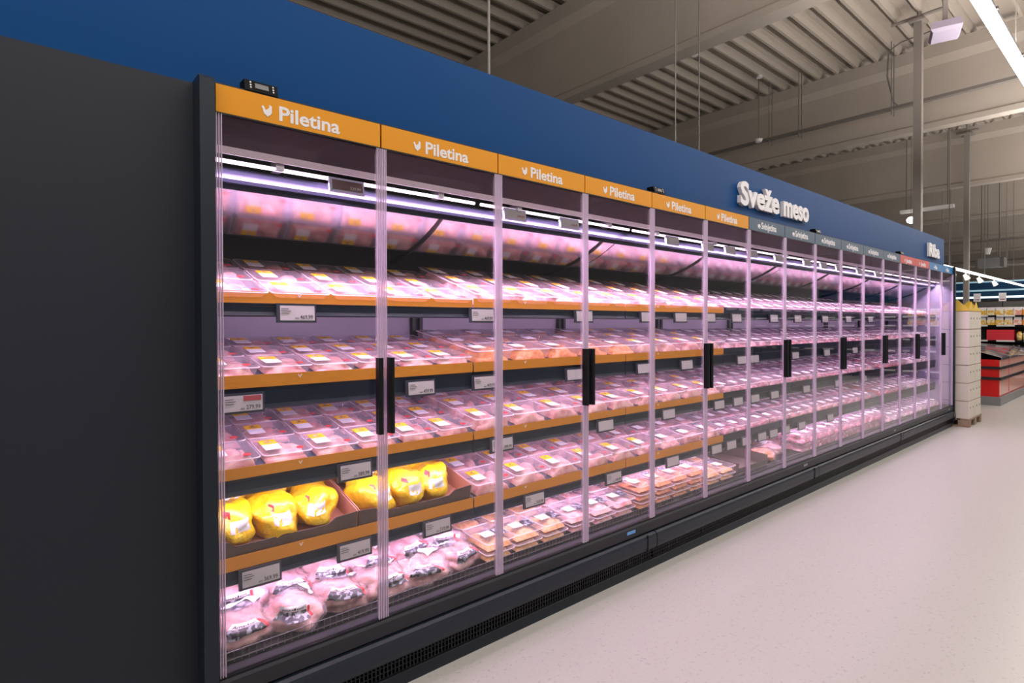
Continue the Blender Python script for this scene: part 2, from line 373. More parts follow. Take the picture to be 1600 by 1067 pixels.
# ------------------------------------------------------------------ refrigerated cabinets
def cab_parts(orange):
    """list of (name, mesh, material) for a 2.5 m cabinet; shelves built separately"""
    L = 2.5
    out = []
    mb = MB(); mb.box(0, L, 0.83, 0.86, 1.80, 2.232); out.append(('gap_shade_panel', mb.mesh('gap_shade_panel', M['black'])))  # black sheet added to darken the shaded gap below the mirror
    mb = MB(); mb.box(0, L, 0.86, 0.93, 0.26, 2.23); out.append(('back_panel', mb.mesh('back_panel', M['liner'])))
    for xx in (0.0, 1.25):
        mb = MB()
        for dx in (0.02, 0.07):
            mb.box(xx+dx, xx+dx+0.022, 0.83, 0.86, 0.3, 2.1)
        mb.box(xx+0.02, xx+0.092, 0.85, 0.86, 0.3, 2.1)
        out.append(('upright', mb.mesh('upright', M['dark'])))
    mb = MB(); mb.box(0, L, 0.06, 0.93, 0.10, 0.262); mb.box(0, L, 0.0, 0.06, 0.205, 0.262)
    out.append(('base', mb.mesh('base', M['dark'])))
    mb = MB(); mb.prism([(-0.024, 0.208), (0.075, 0.208), (0.075, 0.262), (0.062, 0.272), (-0.018, 0.272), (-0.024, 0.262)], 0, L)
    out.append(('sill', mb.mesh('sill', M['sill'])))
    # bumper with bulging profile
    pr = [(0.02, 0.198), (-0.030, 0.198), (-0.044, 0.190), (-0.050, 0.175), (-0.050, 0.125), (-0.046, 0.108), (-0.034, 0.095), (0.02, 0.09)]
    mb = MB(); mb.prism(pr, 0.004, L-0.004, smooth=False)
    out.append(('bumper', mb.mesh('bumper', M['dark'])))
    mb = MB(); mb.box(0, L, 0.012, 0.03, 0.02, 0.09)
    x = 0.01
    while x < L-0.01:
        mb.box(x, x+0.006, -0.012, 0.012, 0.022, 0.088, 1); x += 0.018
    for z in (0.022, 0.044, 0.066, 0.084): mb.box(0, L, -0.010, 0.012, z, z+0.004, 1)
    out.append(('grille', mb.mesh('grille', [M['seal'], M['black']])))
    mb = MB(); mb.prism([(-0.016, 0.02), (0.04, 0.02), (0.04, FZ), (-0.006, FZ), (-0.006, 0.004)], 0, L)
    out.append(('kick_plate', mb.mesh('kick_plate', M['dark'])))
    mb = MB(); mb.box(0, L, 0.0, 0.93, 2.232, 2.284)
    mb.prism([(0.0, 2.225), (0.10, 2.150), (0.11, 2.150), (0.13, 2.232), (0.0, 2.232)], 0, L)
    out.append(('canopy', mb.mesh('canopy', M['canopy'])))
    mb = MB(); mb.prism([(0.098, 2.152), (0.112, 2.128), (0.118, 2.128), (0.118, 2.156)], 0, L); mb.box(0, L, 0.118, 0.165, 2.140, 2.150)
    for xx in (0.25, 1.0, 1.5, 2.25): mb.box(xx, xx+0.03, 0.13, 0.20, 2.105, 2.142)
    out.append(('lamp_housing', mb.mesh('lamp_housing', M['alu'])))
    mb = MB()
    for a, b in ((0.02, 1.23), (1.27, 2.48)): mb.tube((a, 0.155, 2.112), (b, 0.155, 2.112), 0.008, 10)
    out.append(('lamp_tube', mb.mesh('lamp_tube', M['led'])))
    mb = MB(); mb.box(0, L, 0.233, 0.237, 2.026, 2.06); mb.prism([(0.196, 2.100), (0.205, 2.104), (0.235, 2.100), (0.235, 2.048), (0.205, 2.046), (0.197, 2.058), (0.203, 2.078)], 0, L)
    out.append(('price_rail', mb.mesh('price_rail', M['rail'])))
    # convex mirror under the canopy
    pts = []; yy, zz = 0.236, 2.072; nn = 24; dy = 0.36/nn
    for i in range(nn+1):
        pts.append((yy, zz)); s_ = math.tan(math.radians(34-20*i/nn)); yy += dy; zz -= s_*dy
    mb = MB(); k = len(pts)
    mb.add([(0.005, p[0], p[1]) for p in pts]+[(L-0.005, p[0], p[1]) for p in pts], [(i, i+1, k+i+1, k+i) for i in range(k-1)], 0, True)
    ye, ze = pts[-1]
    mb.box(0.005, L-0.005, ye, ye+0.02, ze-0.004, ze+0.02, 1)
    mb.add([(0.005, p[0]+0.004, p[1]+0.006) for p in pts]+[(L-0.005, p[0]+0.004, p[1]+0.006) for p in pts], [(i, k+i, k+i+1, i+1) for i in range(k-1)], 1, True)
    out.append(('mirror', mb.mesh('mirror', [M['mirror'], M['black']])))
    for xs in (1.11, 2.36):
        mb = MB()
        mb.prism([(pts[0][0]-0.01, pts[0][1]-0.006), (pts[8][0], pts[8][1]-0.012), (pts[16][0], pts[16][1]-0.012), (ye, ze-0.012), (0.83, ze-0.07), (0.83, ze-0.04), (ye, ze), (pts[16][0], pts[16][1]), (pts[8][0], pts[8][1]), (pts[0][0], pts[0][1])], xs, xs+0.014)
        out.append(('mirror_bracket', mb.mesh('mirror_bracket', M['black'])))
    # wire fence along the base
    mb = MB(); 
    for z in (0.279, 0.308): mb.tube((0.01, 0.083, z), (L-0.01, 0.083, z), 0.0018, 5)
    x = 0.02
    while x < L-0.01:
        mb.tube((x, 0.083, 0.268), (x, 0.083, 0.312), 0.0014, 4); x += 0.026
    out.append(('wire_fence', mb.mesh('wire_fence', mat('fence_wire', (0.16, 0.15, 0.17), 0.35, metal=0.6))))
    mb = MB(); mb.prism([(0.085, 0.268), (0.86, 0.268), (0.86, 0.33), (0.085, 0.274)], 0, L)
    out.append(('deck_plate', mb.mesh('deck_plate', M['black'])))
    return out
CAB = cab_parts(True)
# shelf meshes (per shelf kind)
def shelf_meshes(k):
    zp, sl, zt, zb, zr = SHELVES[k]
    a = math.radians(sl); y1 = 0.845; z1 = zp + (y1-0.2)*math.tan(a); x0, x1 = 0.004, 1.246
    mb = MB(); mb.prism([(0.205, zp-0.012), (y1, z1-0.012), (y1, z1), (0.205, zp)], x0, x1)
    for xx in (x0+0.01, x1-0.02):   # side brackets
        mb.prism([(0.24, zp-0.03), (0.85, z1-0.10), (0.85, z1-0.012), (0.24, zp-0.012)], xx, xx+0.01)
    plate = mb.mesh('shelf_plate', M['plate'])
    mb = MB(); mb.prism([(0.198, zb-0.001), (0.204, zb-0.001), (0.214, zp), (0.222, zp), (0.214, zr), (0.202, zr), (0.196, zr+0.006), (0.203, zr+0.02), (0.203, zb-0.012)], x0, x1)
    railm = mb.mesh('price_rail', M['railm'])
    mb = MB(); mb.box(x0, x1, 0.1955, 0.1985, zb, zt); strip = {}
    for nm, mm in (('orange', M['orange']), ('dark', M['railm'])): strip[nm] = mb.mesh('front_strip', [mm, M['letter2']])
    if True:
        mb = MB(); mb.box(x0, x1, 0.1955, 0.1985, zb, zt)
        zc = zt-0.010; xx = 0.36
        mb.prism([(xx-0.008, zc), (xx-0.005, zc+0.002), (xx, zc-0.006), (xx+0.006, zc+0.003), (xx+0.009, zc+0.002), (xx, zc-0.013)], 0.1945, 0.1955, 'y', 1)
        strip['orange'] = mb.mesh('front_strip', [M['orange'], M['letter2']])
    mb = MB(); mb.box(x0+0.02, x1-0.02, 0.220, 0.244, zr+0.006, zr+0.016)
    led = mb.mesh('led_strip', M['led2'])
    return plate, railm, strip, led
SHM = [shelf_meshes(k) for k in range(4)]
# door meshes
DZ0, DZ1 = 0.2795, 2.2266
mb = MB(); mb.box(0.014, 0.611, -0.006, 0.0, DZ0, DZ1); DG = mb.mesh('glass_pane', M['glass'])
def prof_mesh(xa, xb, side):
    mb = MB(); mb.box(xa, xb, -0.008, 0.004, DZ0, DZ1, 0)
    for xr in (xa, (xa+xb)/2-0.0012, xb-0.0024): mb.box(xr, xr+0.0024, -0.017, -0.008, DZ0, DZ1, 1)
    return mb.mesh('door_profile', [M['pvc'], M['pvc2']])
DF1 = prof_mesh(0.002, 0.021, 0); DF2 = prof_mesh(0.604, 0.623, 1)
mb = MB(); mb.box(0.002, 0.623, -0.014, 0.006, DZ0-0.010, DZ0); DR1 = mb.mesh('bottom_rail', M['black'])
mb = MB(); mb.box(0.002, 0.623, -0.014, 0.006, DZ1, DZ1+0.005); DR2 = mb.mesh('top_rail', M['black'])
mb = MB()
pr = [(-0.010, -0.018), (-0.010, -0.046), (-0.004, -0.054), (0.006, -0.054), (0.011, -0.046), (0.011, -0.018)]
mb.prism(pr, 1.052, 1.365, 'z'); DH = mb.mesh('handle', M['black'])

CN = ['first', 'second', 'third', 'last']
for c in range(4):
    t = thing('refrigerated_cabinet', ['four-door glass refrigerated cabinet nearest the dark grey wall, orange shelf strips',
        'four-door refrigerated cabinet below the start of the big white Sveže meso letters',
        'four-door refrigerated cabinet with slate signs below the right half of blue wall',
        'four-door refrigerated cabinet at the far end, under the Riba letters'][c], 'refrigerator', (2.5*c, 0, 0), group='row of refrigerated meat cabinets')
    for nm, me in CAB: put(nm, me, t)
    for s in range(2):
        for k in range(4):
            plate, railm, strip, led = SHM[k]
            sh = put('shelf', plate, t, (1.25*s, 0, 0))
            put('price_rail', railm, sh)
            org = (2*c+s) < 3
            st = put('front_strip', strip['orange' if org else 'dark'], sh)
            if org: st['label'] = 'orange card strip along shelf front'
            put('led_strip', led, sh)
    for d in range(4):
        n_ = 4*c+d
        dr = put('door', DG, t, (0.625*d, 0, 0))
        for nm, me in (('door_profile', DF1), ('door_profile', DF2), ('bottom_rail', DR1), ('top_rail', DR2)): put(nm, me, dr)
        hx = 0.602 if n_ % 2 == 0 else 0.028
        put('handle', DH, dr, (hx, 0, 0))
    # small parts on the bumper
    if True:
        mb = MB(); mb.box(2.25-0.02, 2.25+0.06, -0.026, -0.023, 0.232, 0.250)
        o = mb.build('sticker', [M['stick'] if c == 0 else M['gravel']], t, (0, 0, 0))
        mb = MB(); mb.box(2.40, 2.412, -0.054, -0.04, 0.10, 0.196); mb.build('bumper_joint', M['seal'], t)

# end panels
mb = MB(); mb.prism([(-0.04, FZ), (0.93, FZ), (0.93, 2.34), (-0.025, 2.34), (-0.04, 2.325)], -0.052, -0.006)
mb.box(-0.006, -0.002, 0.09, 0.82, 0.30, 2.10, 1)
tag(mb.build('end_panel', [M['dark'], M['liner']]), 'dark blue-grey end panel beside the dark grey wall, left of cabinets', 'panel', 'cabinet end panels')
mb = MB(); mb.prism([(-0.05, 0.10), (0.0, FZ), (0.93, FZ), (0.93, 2.34), (-0.03, 2.34), (-0.04, 2.325), (-0.04, 0.2)], 10.004, 10.045)
mb.box(10.0005, 10.004, 0.0, 0.82, 0.28, 2.22, 1)
tag(mb.build('end_panel', [M['dark'], M['liner']]), 'dark blue end panel closing the cabinets beside stacked white boxes', 'panel', 'cabinet end panels')

# header signs
def icon(kind):
    P_ = dict(
        chicken=[(0.0, 0.030), (0.004, 0.038), (0.009, 0.034), (0.013, 0.024), (0.020, 0.026), (0.026, 0.033), (0.027, 0.044), (0.036, 0.040), (0.036, 0.016), (0.030, 0.007), (0.024, 0.004), (0.022, 0.0), (0.018, 0.0), (0.017, 0.004), (0.009, 0.008), (0.005, 0.018), (0.004, 0.026)],
        pig=[(0.0, 0.018), (0.006, 0.030), (0.016, 0.036), (0.034, 0.036), (0.044, 0.030), (0.048, 0.016), (0.042, 0.012), (0.040, 0.0), (0.032, 0.0), (0.032, 0.012), (0.018, 0.012), (0.016, 0.0), (0.009, 0.0), (0.008, 0.014)],
        cow=[(0.0, 0.036), (0.006, 0.030), (0.010, 0.036), (0.020, 0.036), (0.026, 0.030), (0.032, 0.036), (0.027, 0.022), (0.024, 0.004), (0.016, 0.0), (0.009, 0.004), (0.006, 0.022)],
        fish=[(0.0, 0.008), (0.012, 0.016), (0.026, 0.026), (0.040, 0.022), (0.046, 0.015), (0.038, 0.007), (0.024, 0.005), (0.012, 0.012), (0.0, 0.022), (0.004, 0.015)])[kind]
    mb = MB(); mb.prism([(a, b) for a, b in P_][::-1], -0.0015, 0.0, 'y'); return mb
HD = [('Piletina', 'sign_o', 'chicken', 'orange', 6), ('Svinjetina', 'sign_d', 'pig', 'slate blue', 6), ('Junetina', 'sign_r', 'cow', 'red', 2), ('Riba', 'sign_b', 'fish', 'bright blue', 2)]
n_ = 0
for (txt, mk, ik, cn, cnt) in HD:
    mb = MB(); mb.box(0.004, 0.621, -0.010, 0.055, 2.2325, 2.328); mb.box(0.0, 0.625, -0.006, 0.058, 2.328, 2.334, 1); SG = mb.mesh('header_sign', [M[mk], M['seal']])
    wdt = {'Piletina': 0.232, 'Svinjetina': 0.262, 'Junetina': 0.235, 'Riba': 0.12}[txt]
    x0 = {'Piletina': 0.215, 'Svinjetina': 0.205, 'Junetina': 0.22, 'Riba': 0.27}[txt]
    tm = text_mb(txt, wdt, 0.052, 0.002, 0.024).mesh('lettering', M['letter'])
    im = icon(ik).mesh('animal_icon', M['letter'])
    for j in range(cnt):
        o = put('header_sign', SG, None, (0.625*n_, 0, 0))
        tag(o, '%s header sign reading %s with white %s icon, %s from left%s' % (cn, txt, ik, ORD[j], ' of its colour'), 'sign', '%s %s signs above the doors' % (cn, txt))
        put('lettering', tm, o, (x0, -0.0102, 2.250 if txt != 'Svinjetina' else 2.256)); put('animal_icon', im, o, (x0-0.062, -0.0102, 2.253))
        n_ += 1
# thermometers / controllers
def controller():
    mb = MB(); mb.prism([(-0.010, 2.334), (0.05, 2.334), (0.05, 2.374), (0.002, 2.374)], 0, 0.115)
    return mb.mesh('temperature_display', mat('display_casing', (0.003, 0.003, 0.004), 0.6, spec=0.1))
CM = controller()
mb = MB(); mb.box(0.035, 0.082, -0.002, 0.0, 0.010, 0.030); SCR = mb.mesh('screen', mat('dim_screen', (0.06, 0.055, 0.06), 0.4))
mb = MB()
for xx in (0.018, 0.096):
    for zz in (0.010, 0.020, 0.031): mb.box(xx, xx+0.005, -0.002, 0, zz-0.0025, zz+0.0025)
BTN = mb.mesh('buttons', M['letter'])
for i, x in enumerate((0.098, 2.53, 5.03, 7.53)):
    o = put('temperature_display', CM, None, (x, 0, 0))
    tag(o, 'small black temperature display on header top, %s from the left' % ORD[i], 'display', 'temperature displays on the cabinets')
    s = put('screen', SCR, o, (0, -0.010, 2.336), (math.radians(-17), 0, 0)); b = put('buttons', BTN, o, (0, -0.010, 2.336), (math.radians(-17), 0, 0))
# big letters
for (txt, x, w, lab) in (('Sveže meso', 3.70, 1.262, 'large raised white letters Sveže meso on the blue wall'), ('Riba', 8.92, 0.53, 'large raised white letters Riba on the far end of blue wall')):
    t = thing('wall_lettering', lab, 'sign', (x, 0.06, 2.432))
    words = txt.split(' '); tot = {'Sveže meso': ((0, 0.665), (0.745, 0.517)), 'Riba': ((0, 0.53),)}[txt]
    for wd, (ox, ww) in zip(words, tot):
        text_mb(wd, ww, 0.178, 0.03, 0.035).build('word', M['letter'], t, (ox, -0.016, 0))

# ------------------------------------------------------------------ trays
def rrect(w, d, r, z, n=4, cor=0.0, seg=9):
    pts = []
    cs = [(w/2-r, d/2-r, 0), (-w/2+r, d/2-r, 90), (-w/2+r, -d/2+r, 180), (w/2-r, -d/2+r, 270)]
    for q, (cx, cy, a0) in enumerate(cs):
        for i in range(n+1):
            a = math.radians(a0+90*i/n); pts.append([cx+r*math.cos(a), cy+r*math.sin(a), z])
        nx = cs[(q+1) % 4]; a1 = math.radians(a0+90)
        p0 = pts[-1]; p1 = [nx[0]+r*math.cos(a1), nx[1]+r*math.sin(a1), z]
        for j in range(1, seg):
            t = j/seg; off = cor*(1 if j % 2 else -1)
            pts.append([p0[0]+(p1[0]-p0[0])*t+off*math.cos(a1), p0[1]+(p1[1]-p0[1])*t+off*math.sin(a1), z])
    return [tuple(p) for p in pts]
def tub_mb(w, d, h, mi=0, rim=1):
    mb = MB()
    s0, s1 = 0.84, 0.955
    rings = [rrect(w*s0, d*s0, 0.02, 0.001, cor=0.0)]
    for t in (0.08, 0.5, 0.92):
        s = s0+(s1-s0)*t; rings.append(rrect(w*s, d*s, 0.02, 0.001+(h-0.006)*t, cor=0.0012 if 0.05 < t < 0.95 else 0))
    rings += [rrect(w*s1, d*s1, 0.02, h-0.003), rrect(w, d, 0.022, h-0.003), rrect(w, d, 0.022, h-0.0065)]
    mb.loft(rings[:5], mi, cap0=True); mb.loft(rings[4:], mi if rim is None else rim)
    return mb
def meat_mb(w, d, h, seed, lumps, mi=0):
    r = random.Random(seed); mb = MB(); nu, nv = 20, 18; W2, D2 = w*0.83, d*0.83
    L = [(r.uniform(-.32, .32)*W2, r.uniform(-.32, .32)*D2, r.uniform(.22, .36)*W2, r.uniform(.18, .32)*D2, r.uniform(.75, 1.0)*h*0.86, r.uniform(0, 3.14)) for _ in range(lumps)]
    def hf(x, y):
        z = 0.0
        for (cx, cy, a, b, hh, an) in L:
            dx, dy = x-cx, y-cy; u = (dx*math.cos(an)+dy*math.sin(an))/a; v = (-dx*math.sin(an)+dy*math.cos(an))/b
            q = 1-(u*u+v*v)*0.55
            if q > 0: z = max(z, hh*math.sqrt(q))
        return z + 0.0035*noise.noise(Vector((x*60+seed, y*60, 0)))
    def fn(u, v):
        x = (u-.5)*W2; y = (v-.5)*D2; z = max(hf(x, y), h*0.30)
        e = max(abs(u-.5), abs(v-.5))*2
        if e > .999: z = 0.003
        elif e > 0.88: z = min(z, h*0.55)
        return (x, y, z+0.001)
    mb.grid(fn, nu, nv, mi)
    return mb
def chicken_label(w, d, h, style):
    """labels on the film: yellow over white, red dot at right"""
    mb = MB(); z = h+0.0015
    lw, ld = 0.066, 0.112
    x0 = -w/2+0.024 if w < 0.24 else -w/2+0.04
    y0 = -ld/2+0.006
    if style == 'yellow':
        mb.box(x0, x0+lw, y0+0.060, y0+ld, h, z, 0); mb.box(x0, x0+lw, y0, y0+0.060, h, z, 1)
        mb.box(x0+0.026, x0+0.040, y0+ld-0.022, y0+ld-0.012, z, z+0.0004, 2); mb.box(x0+0.014, x0+0.052, y0+ld-0.034, y0+ld-0.029, z, z+0.0004, 2)
        mb.prism([(w/2-0.045+0.016*math.cos(a), -d/2+0.038+0.013*math.sin(a)) for a in [i*math.pi/5 for i in range(10)]], h, z, 'z', 3)
    elif style == 'white':
        mb.box(x0, x0+lw+0.01, y0+0.01, y0+0.075, h, z, 1)
        mb.box(x0+0.005, x0+lw, y0+0.085, y0+0.13, h, z, 2)
    elif style == 'black':
        mb.box(x0+0.02, x0+0.09, -0.03, 0.03, h, z, 1); mb.box(x0+0.10, x0+0.165, -0.045, 0.03, h, z, 2)
    return mb
LM = [M['lab_y'], M['lab_w'], M['lab_k'], M['lab_r']]
_proto = {}
def tray_meshes(w, d, h, meat, seed, lumps, style):
    k = ('t', w, d, h)
    if k not in _proto:
        tm = tub_mb(w, d, h).mesh('tub', [M['tub'], M['rim']])
        fm = MB(); nn = 10
        fm.loft([[(a*1.0, b*1.0, h-0.001) for a, b, c in rrect(w*0.99, d*0.99, 0.02, 0)], [(a, b, h) for a, b, c in rrect(w*0.95, d*0.95, 0.02, 0)]], cap1=True)
        _proto[k] = (tm, fm.mesh('film', M['film']))
    k2 = ('m', w, d, h, meat, seed, lumps)
    if k2 not in _proto: _proto[k2] = meat_mb(w, d, h, seed, lumps).mesh('meat', M[meat])
    k3 = ('l', w, d, h, style)
    if k3 not in _proto: _proto[k3] = chicken_label(w, d, h, style).mesh('label', LM)
    return _proto[k] + (_proto[k2], _proto[k3])
def place_tray(loc, rot, w, d, h, meat, seed, lumps, style, label, cat, group, name='meat_tray'):
    tm, fm, mm, lm = tray_meshes(w, d, h, meat, seed, lumps, style)
    t = thing(name, label, cat, loc, rot, group)
    put('tub', tm, t); put('film', fm, t); put('meat', mm, t); put('label', lm, t)
    return t
_merged = {}
def place_tray_simple(loc, rot, w, d, h, meat, seed, lumps, style, label, cat, group, name='meat_tray'):
    """far trays, a few pixels each: one mesh with tub, meat, film and label"""
    k = (w, d, h, meat, seed, lumps, style)
    if k not in _merged:
        mb = tub_mb(w, d, h, 0, None)
        mb.join(meat_mb(w, d, h, seed, lumps, 1))
        lb = chicken_label(w, d, h, style); lb.m = [i+3 for i in lb.m]; mb.join(lb)
        f = MB(); f.loft([[(a, b, h) for a, b, c in rrect(w*0.98, d*0.98, 0.02, 0)], [(a*.5, b*.5, h) for a, b, c in rrect(w*0.95, d*0.95, 0.02, 0)]], 2, cap1=True); mb.join(f)
        _merged[k] = mb.mesh('meat_tray', [M['tub'], M[meat], M['film']]+LM)
    o = put(name, _merged[k], None, loc, rot)
    return tag(o, label, cat, group)

def shelf_pos(k, x, s, lift=0.0):
    """s = distance up the slope from the shelf front"""
    zp, sl = SHELVES[k][0], math.radians(SHELVES[k][1])
    return (x, 0.2+s*math.cos(sl)-lift*math.sin(sl), zp+s*math.sin(sl)+lift*math.cos(sl)+0.0012), sl

def fill(k, x0, x1, pw, pd, h, meat, style, what, sect, group, simple=False, lumps=(2, 4), skip=(), s0=0.092, cname='chicken_tray', cat='food tray'):
    n = int((x1-x0)/pw+1e-6)
    for i in range(n):
        for r in range(3):
            if (i, r) in skip: continue
            x = x0+pw*(i+.5)+rnd.uniform(-.002, .002); s = s0+pd*r
            sd = rnd.randrange(5); lp = rnd.randint(*lumps)
            loc, a = shelf_pos(k, x, s)
            lab = '%s, %s row of %s, %s %s' % (what, ROWN[r], SHN[k], ORD[i], sect)
            m_ = meat if isinstance(meat, str) else meat[(i*len(meat)//n) % len(meat)]
            st = style if isinstance(style, str) else style[(i*len(style)//n) % len(style)]
            (place_tray_simple if simple else place_tray)(loc, (a, 0, rnd.uniform(-.012, .012)), pw-0.006, pd-0.006, h, m_, sd, lp, st, lab, cat, group, cname)

# chicken, doors 1-2 (small square trays)
G1 = 'chicken trays in the first two doors'
fill(0, -0.01, 1.25, 0.2516, 0.206, 0.046, 'chicken', 'yellow', 'small clear chicken tray', 'from the left end', G1)
for k in (1, 2):
    fill(k, -0.0, 1.25, 0.2083, 0.206, 0.046, 'chicken' if k < 2 else ('chicken', 'chicken2'), 'yellow', 'small clear chicken tray', 'from the left end', G1)
G2 = 'larger chicken trays in doors three to six'
for k in range(4):
    m_ = [('chicken',), ('nugget', 'chicken'), ('chicken',), ('chicken', 'chicken2')][k]
    st = [('yellow',), ('white', 'yellow'), ('yellow',), ('yellow', 'yellow', 'white')][k]
    fill(k, 1.252, 3.75, 0.2775, 0.206, 0.074, m_, st, 'large clear chicken tray', 'right of the shelf seam', G2, lumps=(3, 5))
G3 = 'pork trays under the slate blue signs'
for k in range(4):
    fill(k, 3.76, 6.26, 0.2083, 0.206, 0.058, ('pork', 'chicken2') if k == 3 else 'pork', 'white', 'clear pork tray', 'from the start of pork', G3, cname='pork_tray')
G4 = 'pork trays under the far slate blue signs'
for k in range(4):
    fill(k, 6.27, 7.5, 0.2083, 0.206, 0.058, 'pork', 'white', 'far clear pork tray', 'before the red signs', G4, simple=True, cname='pork_tray')
G5 = 'beef trays under the red signs'
for k in range(4):
    fill(k, 7.51, 8.75, 0.2083, 0.206, 0.058, 'beef' if k > 1 else 'pork', 'white', 'clear beef tray', 'under the red signs', G5, simple=True, cname='beef_tray')
for k in range(4):
    fill(k, 8.76, 10.0, 0.2083, 0.206, 0.058, 'fish' if k > 0 else 'pork', 'white', 'pale fish tray', 'under bright blue signs', 'fish trays under the bright blue signs', simple=True, cname='fish_tray')

# ------------------------------------------------------------------ base deck: flat trays
def deck_z(y): return 0.274+(y-0.085)/(0.775)*0.056
DS = math.atan2(0.056, 0.775)
def deck_fill(x0, x1, pw, pd, h, layers, meat, style, what, sect, group, rows=3, s0=0.10, simple=False, cname='cutlet_tray'):
    n = int((x1-x0)/pw+1e-6)
    for i in range(n):
        for r in range(rows):
            for l in range(layers):
                y = 0.10+pd*(r+.5); x = x0+pw*(i+.5)
                nm = '%s, %s row, %s, %s %s' % (what, ROWN[r], (['lower layer', 'upper layer'] if layers == 2 else ['bottom layer', 'middle layer', 'top layer'])[l] if layers > 1 else 'bottom deck', ORD[i], sect)
                (place_tray_simple if simple else place_tray)((x+rnd.uniform(-.004, .004), y, deck_z(y)+0.004+l*(h+0.004)), (DS, 0, rnd.uniform(-.02, .02)), pw-0.008, pd-0.01, h, meat, rnd.randrange(4), rnd.randint(2, 4), style, nm, 'food tray', group, cname)
deck_fill(1.26, 1.88, 0.205, 0.23, 0.050, 2, 'cutlet', 'black', 'golden cutlet tray', 'beside the clear bags', 'golden cutlet trays on the bottom deck')
deck_fill(1.89, 2.52, 0.205, 0.23, 0.050, 2, 'chicken', 'black', 'pink meat tray with dark label', 'along bottom deck', 'pink meat trays on the bottom deck', cname='minced_meat_tray')
deck_fill(2.53, 3.36, 0.205, 0.23, 0.050, 3, 'nugget', 'white', 'orange marinated meat tray', 'along bottom deck', 'orange meat trays on the bottom deck', cname='marinated_meat_tray')
deck_fill(3.38, 3.80, 0.205, 0.23, 0.050, 2, 'cutlet', 'white', 'brown breaded meat tray', 'beside the deck gap', 'brown breaded trays on the bottom deck')
deck_fill(5.05, 7.5, 0.204, 0.23, 0.075, 2, 'pork', 'white', 'pork pack tray', 'on deck under slate signs', 'pork packs on the bottom deck', simple=True, cname='pork_pack')
deck_fill(7.55, 9.98, 0.22, 0.23, 0.075, 1, 'fish', 'white', 'far pale pack tray', 'after the slate signs', 'pale packs on the far bottom deck', simple=True, cname='fish_pack')

# ------------------------------------------------------------------ lumpy bags
def blob_fn(rx, ry, rz, seed, amp=0.12, flat=0.35, tail=0.0):
    def fn(u, v, k=1.0):
        th = 2*math.pi*u; ph = math.pi*(v-.5)
        d = Vector((math.cos(ph)*math.cos(th), math.cos(ph)*math.sin(th), math.sin(ph)))
        q = 1+amp*noise.noise(d*1.6+Vector((seed*3.1, seed, 0)))+amp*0.35*noise.noise(d*5+Vector((0, seed*2.3, 7)))
        def se(a): return math.copysign(abs(a)**0.82, a)
        x, y, z = se(d.x)*rx*q*k, se(d.y)*ry*q*k, se(d.z)*rz*q*k
        if tail and d.y < -0.2:
            t = (-d.y-0.2)/0.8; x *= 1-0.35*t*tail; z *= 1-0.45*t*tail; y -= 0.02*t*tail
        if z < -rz*(1-flat): z = -rz*(1-flat)
        return (x, y, z+rz*(1-flat))
    return fn
def patch(mb, fn, u0, u1, v0, v1, mi, k=1.012, n=6):
    mb.grid(lambda a, b: fn(u0+(u1-u0)*a, v0+(v1-v0)*b, k), n, n, mi)
def yellow_bag(seed):
    fn = blob_fn(0.092, 0.112, 0.074, seed, 0.24, 0.20, 0.9)
    b = MB(); b.grid(lambda u, v: fn(u, v), 30, 20)
    l = MB(); patch(l, fn, 0.67, 0.83, 0.60, 0.78, 0)
    k = MB(); patch(k, fn, 0.60, 0.68, 0.80, 0.87, 0)
    return b.mesh('bag', M['ybag']), l.mesh('label', M['lab_w']), k.mesh('emblem', M['lab_r'])
YB = [yellow_bag(s) for s in range(4)]
ypos = [  # x, s, extra lift, rotz ; first box then second
    (0.115, 0.16, 0.0, 0.15), (0.29, 0.15, 0.0, 0.05), (0.47, 0.17, 0.0, -0.2), (0.13, 0.36, 0.05, 0.2), (0.31, 0.37, 0.06, 0.1), (0.49, 0.36, 0.05, -0.1),
    (0.735, 0.16, 0.0, 0.2), (0.905, 0.15, 0.0, 0.1), (1.085, 0.16, 0.0, -0.3), (0.76, 0.36, 0.05, 0.1), (0.93, 0.37, 0.06, 0.2), (1.10, 0.37, 0.06, -0.4)]
# the fourth shelf below the bags has no trays in the first two doors
for i, (x, s, lf, rz) in enumerate(ypos):
    loc, a = shelf_pos(3, x, s, 0.006+lf)
    bx = 'left' if i < 6 else 'right'; j = i % 6
    t = thing('yellow_bag', 'yellow plastic bag of whole chicken in the %s box, %s row, %s from left' % (bx, 'front' if j < 3 else 'back', ORD[j % 3]), 'bag', loc, (a+0.06, 0, rz), 'yellow chicken bags in cardboard boxes')
    b, l, k = YB[i % 4]
    put('bag', b, t); put('label', l, t); put('emblem', k, t)
    t.scale = (1.08, 1.08, 1.15)
def carton(x0, x1):
    """low cardboard tray with a front wall cut down in the middle"""
    w = x1-x0; d = 0.56; hb = 0.115; hf = 0.045; mb = MB(); th = 0.004
    mb.box(0, w, 0, d, 0, 0.003, 1)
    # front wall
    mb.prism([(0, 0), (w, 0), (w, hb*0.66), (w-0.10, hb*0.60), (w-0.135, hf), (0.11, hf), (0.08, hb*0.60), (0, hb*0.66)], 0, th, 'y', 0)
    for xx in (0, w-th):
        mb.prism([(0, 0), (d, 0), (d, hb), (0.02, hb*0.70), (0, hb*0.66)], xx, xx+th, 'x', 1 if xx else 1)
    mb.box(0, w, d-th, d, 0, hb, 1)
    return mb
